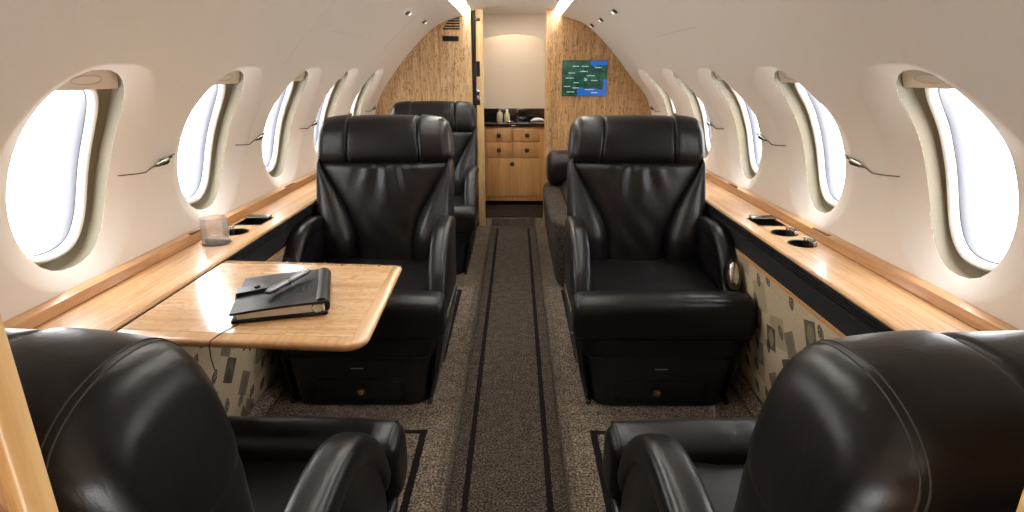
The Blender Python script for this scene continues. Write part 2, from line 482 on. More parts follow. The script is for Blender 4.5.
# wall panel joints: thin dark lines lying in the wall skin
t_ = 1
for side in (-1, 1):
    for y in (wy(side, 1.5)-.05, wy(side, 3.5))[:2 if side < 0 else 0]:
        struct(MB().tube([wall_pt(side, y, A_LO+.1+(A_HI-A_LO-.16)*j/40, .0003) for j in range(41)], .0009, 6).build('trim_%d' % t_, 'joint_line')); t_ += 1
    struct(MB().tube([wall_pt(side, 2.15 + .65*j/30, .445, .0003) for j in range(31)], .0009, 6).build('trim_%d' % t_, 'joint_line')); t_ += 1

# ------------------------------------------------------------------ ceiling, cove lights
mb = MB(); xs = [-.27 + .54*i/24 for i in range(25)]
arc = [(x, 1.535 + .035*(1-(x/.27)**2)) for x in xs]
poly = arc + [(.27, 1.62), (-.27, 1.62)]
mb.prism(poly, 'y', Y_START, Y_BULK)
for s in (-1, 1):
    x = s
    pl = [(s*.268, 1.615), (s*.40, 1.615), (s*.40, 1.49), (s*.33, 1.505), (s*.385, 1.535), (s*.385, 1.60), (s*.268, 1.60)]
    mb.prism(pl, 'y', Y_START, Y_BULK)
struct(mb.build('ceiling', 'ceiling_white', angle=30))
for s, w in ((-1, 'left'), (1, 'right')):
    o = thing('cove_light', 'glowing white cove light strip along the %s edge of the middle ceiling panel' % w, 'light', (s*.33, 0, 1.57), 0, 'ceiling cove lights')
    MB().box(-.04, .04, 1.0, Y_BULK-.005, .018, .030, .003).build('channel', 'white_bezel', o)
    MB().box(-.034, .034, 1.01, Y_BULK-.01, .010, .019).build('light_strip', 'cove_glow', o)

# ------------------------------------------------------------------ floor
fl = MB()
AX = .168
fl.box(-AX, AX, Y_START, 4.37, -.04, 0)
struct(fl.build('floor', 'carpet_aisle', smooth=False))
for s, nm in ((-1, 'floor_left'), (1, 'floor_right')):
    f = MB(); q = [(s*AX, -.04), (s*AX, FL-.008), (s*(AX+.008), FL), (s*.95, FL), (s*.95, -.04)]
    f.prism(q, 'y', Y_START, 4.37); struct(f.build(nm, 'carpet', angle=60))
struct(MB().box(-.95, .95, 4.37, 5.3, -.04, FL, .006).build('floor_back', 'carpet'))

def mat_carpet(side, y0, y1, x0, x1, label, by0, by1=None):
    by1 = by1 or y1-.055
    hx, hy = (x1-x0)/2, (y1-y0)/2; nm = 'mat_carpet_%.2f_%d' % (y0, side)
    carpet(nm, .66, rect=(hx-.062, (by1-by0)/2, .021), off=(by1+by0)/2-(y0+y1)/2)
    o = MB().box(-hx, hx, -hy, hy, 0, .007, .003).build('carpet_mat', nm)
    o.location = (side*(x0+x1)/2, (y0+y1)/2, FL); tag(o, label, 'carpet', 'carpet mats beside the aisle')
for s, w in ((-1, 'left'), (1, 'right')):
    mat_carpet(s, .30, 1.6592, .195, .80, 'speckled carpet mat with black border under the near %s seat' % w, .36, 1.57)
    mat_carpet(s, 1.66, 2.86, .195, .80, 'speckled carpet mat with black border under the middle %s seat' % w, 2.02)

# floor-side rails and lower panels
for s, w in ((-1, 'left'), (1, 'right')):
    poly = [(s*.792, .548), (s*.852, FL+.001), (s*.866, FL+.001), (s*.806, .552)]
    struct(MB().prism(poly, 'y', .26, 4.09).build('wall_%s_panel' % w, 'motif_fabric', smooth=False))
    tr = MB(); carpet('carpet_edge', 1.0) if s < 0 else None; tr.prism([(s*.815, FL), (s*.862, FL), (s*.852, FL+.035), (s*.838, FL+.038), (s*.826, FL+.012)], 'y', .26, 4.09)
    struct(tr.build('baseboard_%s' % w, 'carpet_edge', angle=30))
# ------------------------------------------------------------------ side ledges
def boolean(o, cutters):
    for c in cutters:
        m = o.modifiers.new('cut', 'BOOLEAN'); m.operation = 'DIFFERENCE'; m.object = c; m.solver = 'EXACT'
    dg = bpy.context.evaluated_depsgraph_get()
    me = bpy.data.meshes.new_from_object(o.evaluated_get(dg)); o.modifiers.clear(); o.data = me
    for c in cutters: bpy.data.objects.remove(c)
ZL = .66
CUPX, CUPY, TRAYY = .878, (1.655, 1.775), 1.915
def ledge(s, w):
    o = thing('side_ledge', 'long pale maple side ledge under the %s windows with black fascia below' % w, 'ledge', (0, 0, 0), 0, 'side ledges')
    nose = [(s*.7925, ZL-.030), (s*.7925, ZL-.009), (s*.7865, ZL-.008), (s*.786, ZL-.004), (s*.790, ZL)]
    top = MB().prism(nose + [(s*.962, ZL), (s*.962, ZL-.030)], 'y', .26, 4.09).build('ledge_top', 'wood_ledge', o, angle=30)
    cut = []
    for y in CUPY: cut.append(MB().lathe([(.0375, ZL-.05), (.0375, ZL+.02)], (s*CUPX, y, 0), 40).build('cutter', 'wood_ledge'))
    cut.append(MB().box(s*CUPX-.045, s*CUPX+.045, TRAYY-.058, TRAYY+.058, ZL-.05, ZL+.02).build('cutter', 'wood_ledge'))
    boolean(top, cut)
    for p in top.data.polygons: p.use_smooth = True
    top.data.set_sharp_from_angle(angle=R(30))
    MB().prism([(s*.942, ZL), (s*.940, ZL+.004), (s*.947, ZL+.024), (s*.975, ZL+.028), (s*.975, ZL)], 'y', .26, 4.09).build('back_rail', 'wood_rail', o, angle=30)
    MB().prism([(s*.788, ZL-.0085), (s*.788, ZL-.042), (s*.797, ZL-.050), (s*.797, .560), (s*.812, .560), (s*.812, ZL-.052), (s*.7905, ZL-.042), (s*.7905, ZL-.0085)], 'y', .26, 4.09).build('fascia', 'black_matte', o, smooth=False)
    g = MB()
    for z in (.647, .640, .633, .626): g.prism([(s*.7885, z-.0024), (s*.7845, z-.0012), (s*.7845, z+.0012), (s*.7885, z+.0024)], 'y', .26, 4.09)
    g.build('air_grille', 'grille_black', o, smooth=False)
    MB().prism([(s*.800, .560), (s*.794, .558), (s*.793, .549), (s*.796, .546), (s*.812, .546), (s*.812, .560)], 'y', .26, 4.09).build('edge_trim', 'wood_rail', o, angle=30)
    for y in (1.70, 2.45): MB().box(s*.955-.006, s*.955+.006, y-.045, y+.045, ZL+.0245, ZL+.0280, .001).build('latch_strip', 'bronze', o)
    for y, d in zip(CUPY, ('nearer', 'farther')):
        c = thing('cup_holder', ('black cup holder with chrome ribs in %s ledge, ' % w) + ('nearer the camera' if d == 'nearer' else 'next to the square tray'), 'cup holder', (s*CUPX, y, ZL), 0, 'cup holders in the side ledges')
        MB().lathe([(.0355, -.027), (.0365, -.024), (.0365, .001), (.041, .0022), (.041, .0006), (.037, .0003), (.037, -.029), (.030, -.029)], (0,0,0), 40).build('liner', 'black_plastic', c)
        rb = MB(); base = 0 if s > 0 else pi
        for q in range(9):
            a = base + (q-4)*.24
            rb.tube([(.0345*cos(a), .0345*sin(a), -.022), (.0355*cos(a), .0355*sin(a), .003), (.0365*cos(a), .0365*sin(a), .011)], .0032, 8)
        rb.tube([(.0375*cos(base+(q-6)*.19), .0375*sin(base+(q-6)*.19), .0125) for q in range(13)], .0024, 8)
        rb.build('chrome_ribs', 'chrome', c)
    t = thing('ash_tray', 'square black lidded tray with chrome rim sunk in %s ledge' % w, 'tray', (s*CUPX, TRAYY, ZL), 0, 'square trays in the side ledges')
    h = MB(); h.box(-.043, .043, -.056, .056, -.028, -.025)
    for a in ((-.0445, -.0425, -.0575, .0575), (.0425, .0445, -.0575, .0575), (-.0445, .0445, -.0575, -.0555), (-.0445, .0445, .0555, .0575)): h.box(*a, -.028, .0005)
    h.build('well', 'black_plastic', t, smooth=False)
    MB().tube([(-.044, -.057, .001), (.044, -.057, .001), (.044, .057, .001), (-.044, .057, .001)], .0016, 6, True).build('rim', 'chrome', t)
    li = MB().box(-.041, .041, .018, .053, -.002, .004, .0015)
    li.xf(Matrix.Translation((0, 0, .004)) @ Matrix.Rotation(R(5), 4, 'X')).build('lid', 'dark_chrome', t)
    return o
ledge(-1, 'left'); ledge(1, 'right')

# crystal tumbler standing in the near left cup holder
gl = thing('glass_tumbler', 'cut crystal tumbler standing in cup holder on left ledge', 'glass', (-CUPX, CUPY[0], ZL-.0255))
pr = []; n = 48; rings = []
def grow(r, z, cut):
    return [Vector(((r + cut*(.0016 if j % 2 else -.0016))*cos(2*pi*j/n), (r + cut*(.0016 if j % 2 else -.0016))*sin(2*pi*j/n), z)) for j in range(n)]
for r, z, c in ((.030,0,0),(.0335,.002,0),(.0340,.008,1),(.0350,.030,-1),(.0355,.050,1),(.0362,.070,-1),(.0366,.082,1),(.0368,.086,0),(.0370,.103,0),(.0360,.104,0),(.0340,.100,0),(.0325,.020,0),(.028,.014,0)):
    rings.append(grow(r, z, c))
MB().rings(rings).build('tumbler_body', 'cut_glass', gl, angle=12)

# ------------------------------------------------------------------ wall fittings between the windows
def fitting(side, y, label):
    o = thing('wall_fitting', label, 'wall fitting', (0, 0, 0), 0, 'slim metal wall fittings between the windows')
    def q(dy, dz, off): return wall_pt(side, y+dy, dz-.026, -off)
    path = [(-.172, -.010, .0016), (-.100, -.018, .0022), (-.085, -.019, .0022), (-.062, -.020, .003), (-.045, -.011, .005), (-.030, -.004, .008), (.03, .008, .006), (.046, .010, .0022), (.062, .012, .0018)]
    MB().tube([q(*p) for p in path], .0016, 8).build('wire_arm', 'dark_chrome', o)
    pts = []; rad = []
    for j in range(13):
        t = j/12; pts.append(q(-.040 + .062*t, -.006 + .010*t, .010)); rad.append(.0008 + .0115*(t**.8)*(1-t**6)**.5)
    MB().tube(pts, rad, 12).build('teardrop_body', 'dark_chrome', o)
    MB().tube([q(-.036, .001, .012), q(-.015, .008, .015), q(.012, .011, .014), q(.024, .010, .010)], [.0012, .003, .0034, .001], 8).build('cap', 'chrome', o)
    MB().tube([q(.026, .007, .007), q(.042, .0095, .006)], [.0045, .0035], 10).build('ferrule', 'bronze', o)
ordn = ['first', 'second', 'third', 'fourth', 'fifth']
for s, w in ((-1, 'left'), (1, 'right')):
    for i in range(NWIN):
        y = WY0 + (.322, .938, 1.552, 2.160, 2.7)[i]
        if i == NWIN-1: y = Y_BULK - .115; 
        fitting(s, y, 'slim metal fitting with dark teardrop past the %s %s window from camera' % (ordn[i], w))
    fitting(s, WY0 - WSP*.5 + .01, 'slim metal fitting with dark teardrop before the nearest %s window' % w)

# ------------------------------------------------------------------ overhead reading lights / air outlets
def overhead(s, y, label):
    z = 1.435; a = min(ATAB, key=lambda t: abs(t[1]-z))[0]
    c = wall_pt(s, y, a); n = (wall_pt(s, y, a, -1) - c).normalized(); yv = Vector((0, 1, 0)); u = yv.cross(n).normalized()
    m = Matrix((( yv.x, u.x, n.x, c.x), (yv.y, u.y, n.y, c.y), (yv.z, u.z, n.z, c.z), (0, 0, 0, 1)))
    o = thing('reading_light', label, 'ceiling fitting', (0,0,0), 0, 'overhead reading lights with air outlets'); o.matrix_world = m @ Matrix.Scale(.72, 4)
    MB().rings([[(p[0], p[1], z) for p in sellipse(0, 0, .10*f, .034*f, 3, 40)] for z, f in ((-.001, 1), (.003, .99), (.0045, .94), (.002, .86))]).build('plate', 'ceiling_white', o)
    MB().lathe([(.019, .002), (.021, .008), (.019, .012), (.012, .010)], (-.040, 0, 0), 24).build('air_nozzle', 'dark_chrome', o)
    MB().lathe([(.017, .002), (.019, .010), (.016, .013), (.013, .011)], (.030, 0, 0), 24).build('lamp_ring', 'chrome', o)
    MB().lathe([(.0125, .009), (.011, .0125), (.004, .014)], (.030, 0, 0), 20).build('lamp_lens', 'lamp_glow', o)
    MB().box(-.012, .004, -.006, .006, .003, .008, .001).build('switch', 'black_plastic', o)
for s, y, l in ((1, 3.05, 'nearest of three chrome overhead reading lights on the right ceiling curve'), (1, 3.52, 'middle of three chrome overhead reading lights on the right ceiling curve'),
                (1, 3.93, 'chrome overhead reading light on right ceiling curve closest to the wood bulkhead'), (-1, 3.12, 'nearer of two chrome overhead reading lights on the left ceiling curve'), (-1, 3.66, 'chrome overhead reading light on left ceiling curve above the wood bulkhead vents')):
    overhead(s, y, l)

# ------------------------------------------------------------------ aft bulkhead
def arch_poly(s, xin, zbot, off=.0):
    pts = [(s*xin, zbot), (s*.855, zbot)]
    zs = [zbot + (1.46-zbot)*i/40 for i in range(41)] + [1.475, 1.49, 1.505]
    pts += [(s*(px(max(0, z), s)+off), z) for z in zs]
    pts += [(s*.385, 1.535), (s*.385, 1.600), (s*.27, 1.61), (s*xin, 1.61)]
    return pts
struct(MB().prism(arch_poly(-1, .283, FL, .01), 'y', Y_BULK, Y_BULK+.02).build('wall_back_left', 'wood_bulkhead', smooth=False))
struct(MB().prism(arch_poly(1, .228, FL, .01), 'y', Y_BULK, Y_BULK+.02).build('wall_back_right', 'wood_bulkhead_dark', smooth=False))
struct(MB().box(-.292, -.280, Y_BULK-.004, Y_BULK+.022, FL, 1.60, .002).build('trim_20', 'wood_frame'))
struct(MB().box(.220, .232, Y_BULK-.004, Y_BULK+.03, FL, 1.60, .002).build('trim_21', 'wood_cabinet'))
struct(MB().box(-.75, -.249, Y_BULK+.075, Y_BULK+.09, FL, 1.60).build('wall_pocket', 'slot_dark', smooth=False))
# sliding door parked in its pocket, with edge hardware
d = struct(thing('door_1', None, None, (0, Y_BULK+.045, 0)))
MB().box(-.70, -.204, -.016, .016, FL+.002, 1.545, .002).build('door_leaf', 'wood_frame', d)
MB().box(-.279, -.251, -.030, -.0155, FL+.004, 1.545, .001).build('pocket_gap_shade', 'slot_dark', d)  # black strip painted in for the shade of the open pocket gap
ew = MB().box(-.250, -.226, -.0185, -.0155, 1.12, 1.22, .001); ew.build('edge_pull', 'slot_dark', d)
ew = MB().box(-.252, -.226, -.0185, -.0155, .93, 1.03, .001).build('latch_plate', 'chrome', d)
MB().box(-.247, -.231, -.021, -.018, .995, 1.02, .001).build('latch_button', 'slot_dark', ew)
MB().box(-.247, -.231, -.021, -.018, .94, .965, .001).build('latch_button', 'slot_dark', ew)
MB().box(-.276, -.222, -.020, -.0155, 1.475, 1.495, .002).build('roller_bracket', 'dark_chrome', d)

# vents on the left bulkhead
v = thing('air_vent', 'dark slatted air vent cut at a slant near top of left wood bulkhead', 'vent', (0, Y_BULK, 0))
for i in range(6):
    z = 1.418 + i*.0165; x0 = -.468 + i*.0125
    MB().box(x0, -.355, -.003, .001, z, z+.0095, .001).build('slot', 'slot_dark', v)
v = thing('sensor_slot', 'dark rectangular slot below the slatted vent on left wood bulkhead', 'vent', (-.418, Y_BULK, 1.362))
MB().box(-.055, .055, -.004, .001, -.017, .017, .002).build('slot_bezel', 'bronze', v)
MB().box(-.050, .050, -.0055, -.003, -.012, .012, .001).build('slot_insert', 'slot_dark', v)

# moving-map screen
sc = thing('map_screen', 'small flat screen showing green and blue moving map on right wood bulkhead', 'screen', (.487, Y_BULK-.002, 1.108))
MB().box(-.153, .153, -.006, .003, -.117, .117, .002).build('bezel', 'black_plastic', sc)
MB().box(-.151, .151, -.0085, -.005, -.115, .115, .001).build('display', 'map_screen', sc)
lb = MB()
for x, z, w in ((-.06,.078,.045),(.005,.078,.05),(.09,.070,.045),(-.085,.035,.05),(-.005,.045,.055),(.045,.018,.06),(-.10,.002,.055),(.07,-.014,.05),(-.055,-.028,.04),(-.115,-.052,.05),(-.055,-.062,.05),(.04,-.072,.07),(-.09,-.088,.06),(.07,-.093,.045),(-.01,.048,.02)):
    for k in range(int(w/.009)):
        lb.box(x-w/2+k*.009, x-w/2+k*.009+.006, -.0095, -.008, z-.002-.001*(k % 2), z+.003)
lb.build('place_marks', 'map_label', sc, smooth=False)
pm = MB(); pm.box(-.012, .012, -.0098, -.008, -.012, -.009); pm.box(-.002, .002, -.0098, -.008, -.020, .004); pm.box(-.006, .006, -.0098, -.008, -.019, -.017)
pm.xf(Matrix.Rotation(R(-40), 4, 'Y')).build('aircraft_symbol', 'map_label', sc, smooth=False)

# ------------------------------------------------------------------ galley behind the doorway
YG = 5.14
for s, w in ((-1, 'left'), (1, 'right')):
    struct(MB().box(s*.62 if s > 0 else -.64, s*.62+.02 if s > 0 else -.62, Y_BULK+.1, YG+.03, FL, 1.60).build('wall_galley_%s' % w, 'galley_cream', smooth=False))
zarch = lambda x: 1.44 - .16*(x/.5)**2
xs = [-.62 + 1.24*i/40 for i in range(41)]
struct(MB().prism([(-.62, FL), (.62, FL)] + [(x, 1.60) for x in xs[::-1]], 'y', YG, YG+.03).build('wall_galley_back', 'galley_cream', angle=30))
# arched soffit: its lower rim throws the curved edge seen over the back wall
struct(MB().prism([(x, zarch(x)) for x in xs] + [(.62, 1.60), (-.62, 1.60)], 'y', YG-.20, YG-.17).build('trim_22', 'galley_cream', angle=30))
struct(MB().box(-.64, .64, Y_BULK+.02, YG+.03, 1.585, 1.615).build('ceiling_galley', 'ceiling_white', smooth=False))
YC = 4.80
cab = thing('vanity_cabinet', 'light wood vanity cabinet with four drawers and a door beyond the doorway', 'cabinet', (0, YC, FL))
MB().box(-.34, .30, 0, YG-YC-.002, .046, .665, .002).build('carcass', 'wood_cabinet', cab)
MB().box(-.33, .29, .05, YG-YC-.01, 0, .047).build('toe_kick', 'slot_dark', cab, smooth=False)
def front(kind, x0, x1, z0, z1, kx, kz):
    f = MB().box(x0, x1, -.014, .001, z0, z1, .003).build(kind, 'wood_cabinet', cab)
    MB().lathe([(.006, 0), (.006, -.010), (.017, -.016), (.019, -.022), (.014, -.028), (.004, -.030)], (kx, -.013, kz), 20, 'y').build('knob', 'bronze', f)
cx = -.01
for r_, (z0, z1) in enumerate(((.545, .650), (.415, .537))):
    front('drawer', -.225, cx-.004, z0, z1, -.118, (z0+z1)/2); front('drawer', cx+.004, .215, z0, z1, .112, (z0+z1)/2)
front('cabinet_door', -.225, .215, .085, .407, cx, .365)
ct = thing('vanity_counter', 'polished black counter top with backsplash on the vanity cabinet', 'counter', (0, YC, FL+.665))
MB().box(-.35, .31, -.02, YG-YC-.002, 0, .028, .004).build('counter_top', 'granite', ct)
MB().box(-.35, .31, YG-YC-.025, YG-YC-.002, .028, .125, .003).build('backsplash', 'granite', ct)
MB().box(-.018, .018, -.026, -.018, .004, .012, .002).build('edge_light', 'chrome', ct)
ZC = FL+.665+.028
bs = thing('soap_bottle', 'ivory pump bottle at left on black vanity counter', 'bottle', (-.115, YC+.16, ZC))
MB().lathe([(.022,0),(.024,.004),(.024,.062),(.018,.074),(.008,.080)], n=20).build('bottle_body', 'ivory', bs)
MB().lathe([(.008,.078),(.009,.092),(.004,.094),(.004,.108)], n=14).build('pump', 'chrome', bs)
bs = thing('lotion_bottle', 'ivory lotion bottle just right of the pump bottle on vanity', 'bottle', (-.055, YC+.15, ZC))
MB().lathe([(.024,0),(.026,.004),(.025,.055),(.014,.072),(.009,.076)], n=20).build('bottle_body', 'ivory', bs)
MB().lathe([(.011,.075),(.011,.100),(.009,.102)], n=14).build('cap', 'linen', bs)
fa = thing('faucet', 'dark curved faucet at middle of the black vanity counter', 'faucet', (.03, YC+.22, ZC))
MB().lathe([(.022,0),(.022,.008),(.013,.014),(.012,.05)], n=18).build('faucet_base', 'dark_chrome', fa)
MB().tube([(0,0,.045),(0,-.005,.075),(0,-.04,.092),(0,-.085,.088),(0,-.10,.070)], .009, 10).build('spout', 'dark_chrome', fa)
MB().tube([(0,.002,.085),(.02,.0,.095),(.05,-.01,.098)], .005, 8).build('handle', 'chrome', fa)
tw = loft('x', [(-.055, -.03, .03, 0, .012), (-.02, -.035, .035, 0, .032), (.03, -.035, .035, 0, .030), (.06, -.03, .03, 0, .014)], 2.4, 24, .008, .008).build('folded_towel', 'linen')
tw.location = (.20, YC+.14, ZC); tag(tw, 'small folded white towel at right end of black vanity counter', 'towel')
dsh = MB().lathe([(.030,0),(.034,.003),(.036,.010),(.033,.010),(.028,.004)], n=24).build('soap_dish', 'chrome')
dsh.location = (-.03, YC+.045, ZC); tag(dsh, 'small shiny soap dish before the bottles on vanity', 'dish')
dm = MB().box(-.27, .25, 4.395, 4.845, 0, .008, .003).build('floor_mat', 'carpet_dark'); dm.location = (0, 0, FL); tag(dm, 'dark brown mat on the floor before the vanity cabinet', 'mat')

# ------------------------------------------------------------------ forward partition beside the camera, entry space closed behind it
for s, xin, w in ((-1, .211, 'left'), (1, .274, 'right')):
    struct(MB().prism(arch_poly(s, xin+.006, FL, .01), 'y', .195, .236).build('wall_front_%s' % w, 'wood_bulkhead_dark', smooth=False))
    struct(MB().box(s*xin if s > 0 else -xin-.014, s*xin+.014 if s > 0 else -xin, .221, .24, FL, 1.53, .003).build('trim_%d' % (30+(s > 0)), 'wood_frame'))
struct(MB().box(-1.0, 1.0, Y_START-.03, Y_START, -.04, 1.62).build('wall_entry', 'wood_cabinet', smooth=False))

# ------------------------------------------------------------------ folding table
TT = .6535
tb = thing('folding_table', 'pale glossy maple folding table pulled out from the left ledge', 'table', (0, 0, 0))
def rcorner(cx, cy, r, a0, a1, n=8): return [(cx + r*cos(a0+(a1-a0)*i/n), cy + r*sin(a0+(a1-a0)*i/n)) for i in range(n+1)]
def tpoly(ins):
    x0, x1 = -.778, -.283+0*ins
    P = [(x0, 1.022+ins), ] + rcorner(-.300-.012, 0.992+.045, max(.012, .045-ins), -pi/2, -.05) + rcorner(-.312-.0, 1.478-.03, max(.006, .030-ins), .05, pi/2) + [(x0, 1.515-ins)]
    return P
lev = [(TT-.019, .010), (TT-.017, .005), (TT-.012, .001), (TT-.007, 0), (TT-.003, .002), (TT, .010)]
MB().rings([[(x, y, z) for x, y in tpoly(i)] for z, i in lev]).build('table_edge', 'wood_table_edge', tb, angle=50)
MB().rings([[(x, y, z) for x, y in tpoly(i)] for z, i in ((TT-.001, .036), (TT+.0006, .0365))]).build('table_top', 'wood_table', tb, smooth=False)
MB().box(-.788, -.778, 1.02, 1.515, TT-.026, TT-.004, .002).build('hinge_rail', 'dark_chrome', tb)
MB().box(-.785, -.60, 1.24, 1.27, TT-.044, TT-.020, .003).build('support_arm', 'black_plastic', tb)

# organizer with pen
ang = math.atan2(.053, .18)
og = thing('leather_organizer', 'closed black leather ring binder organizer lying on the maple table', 'organizer', (-.472, 1.106, TT+.0008), ang)
W2, D2, H2 = .096, .222, .036
def cover(z0, z1, dz=0):
    return MB().box(-W2, W2, 0, D2, z0, z1, .0035)
cover(0, .008).build('bottom_cover', 'leather_worn', og)
cv = MB(); nx_, ny_ = 14, 10
rings = []
for j in range(ny_+1):
    y = D2*j/ny_; row = []
    for i in range(nx_+1):
        x = -W2 + 2*W2*i/nx_; row.append((x, y, H2-.004 + .003*sin(pi*i/nx_)*sin(pi*j/ny_) - .008*(1-i/nx_)**2))
    rings.append(row)
top_ = rings; bot_ = [[(x, y, z-.005) for x, y, z in r] for r in rings]
cv.rings(top_, False, False, False); cv.rings(bot_, False, False, False)
per = [(0, i) for i in range(nx_)] + [(j, nx_) for j in range(ny_)] + [(ny_, i) for i in range(nx_, 0, -1)] + [(j, 0) for j in range(ny_, 0, -1)]
cv.rings([[top_[j][i] for j, i in per], [bot_[j][i] for j, i in per]], True, False, False)
tc = cv.build('top_cover', 'leather_worn', og, merge=True, angle=50)
MB().tube([(W2-.012, .010, .0182), (W2-.012, D2-.001, .0182)], .0175, 20).build('spine', 'leather_worn', og)
pp = MB()
pp.box(-W2+.012, W2-.006, .004, D2-.006, .0082, .0235, .001)
pp.build('paper_block', 'paper', og, smooth=False)
pb = MB().box(-W2+.03, W2-.03, .0035, D2-.007, .0237, .0262, .0008); pb.build('divider_sheets', 'linen', og, smooth=False)
for y in (.003, .085, .150): MB().tube([(W2-.020+.012*cos(a), y, .0175+.011*sin(a)) for a in [2*pi*i/16 for i in range(16)]], .0016, 6, True).build('ring', 'chrome', og)
st = MB(); path = [(-W2-.002, .004), (-W2-.004, .016), (-W2-.001, .0285), (-W2+.02, .0305), (-W2+.05, .034), (-.028, .036), (-.012, .0365)]
st.rings([[(x, .100, z), (x, .136, z), (x, .136, z+.003), (x, .100, z+.003)] for x, z in path]); st.build('strap', 'leather', og, angle=60)
MB().lathe([(.006, .036), (.0065, .0395), (.003, .041)], (-.055, .118, -.0005), 16).build('snap', 'dark_chrome', og)
pen = thing('ballpoint_pen', 'silver pen lying across the black leather organizer', 'pen', (0,0,0))
p0 = Vector((-.516, 1.152, TT+.0435)); p1 = Vector((-.470, 1.290, TT+.0465)); dv = p1-p0
def along(ts, rs): return [p0 + dv*t for t in ts], rs
a_, b_ = along((.0, .03, .08, .46), (.0035, .0060, .0069, .0073)); MB().tube(a_, b_, 14).build('barrel', 'pen_silver', pen)
a_, b_ = along((.455, .46, .52, .525), (.0076, .0083, .0083, .0076)); MB().tube(a_, b_, 14).build('center_band', 'dark_chrome', pen)
a_, b_ = along((.52, .90, .97, 1.0), (.0073, .0070, .0064, .004)); MB().tube(a_, b_, 14).build('cap', 'pen_silver', pen)
MB().tube([p0+dv*.98+Vector((0,0,.005)), p0+dv*.95+Vector((0,0,.0075)), p0+dv*.66+Vector((0,0,.0068))], .0013, 8).build('clip', 'chrome', pen)

# charger cable lying from the ledge over the table edge
cb = MB().tube([(-.90, .66, ZL+.0018), (-.87, .80, ZL+.0018), (-.82, .92, ZL+.0018), (-.80, .99, ZL+.0018)], .0014, 6).build('thin_cord', 'black_plastic')
tag(cb, 'thin black cord lying on left ledge beside the near seat', 'cord')
cb = MB().tube([(-.545, 1.095, TT+.0022), (-.56, 1.05, TT+.0022), (-.566, 1.02, TT+.0022), (-.568, 1.003, TT+.0012), (-.568, .998, TT-.006), (-.568, .996, TT-.03), (-.567, 1.0, TT-.06)], .0011, 6).build('bookmark_cord', 'leather')
tag(cb, 'thin dark cord hanging from the organizer over the near table edge', 'cord')

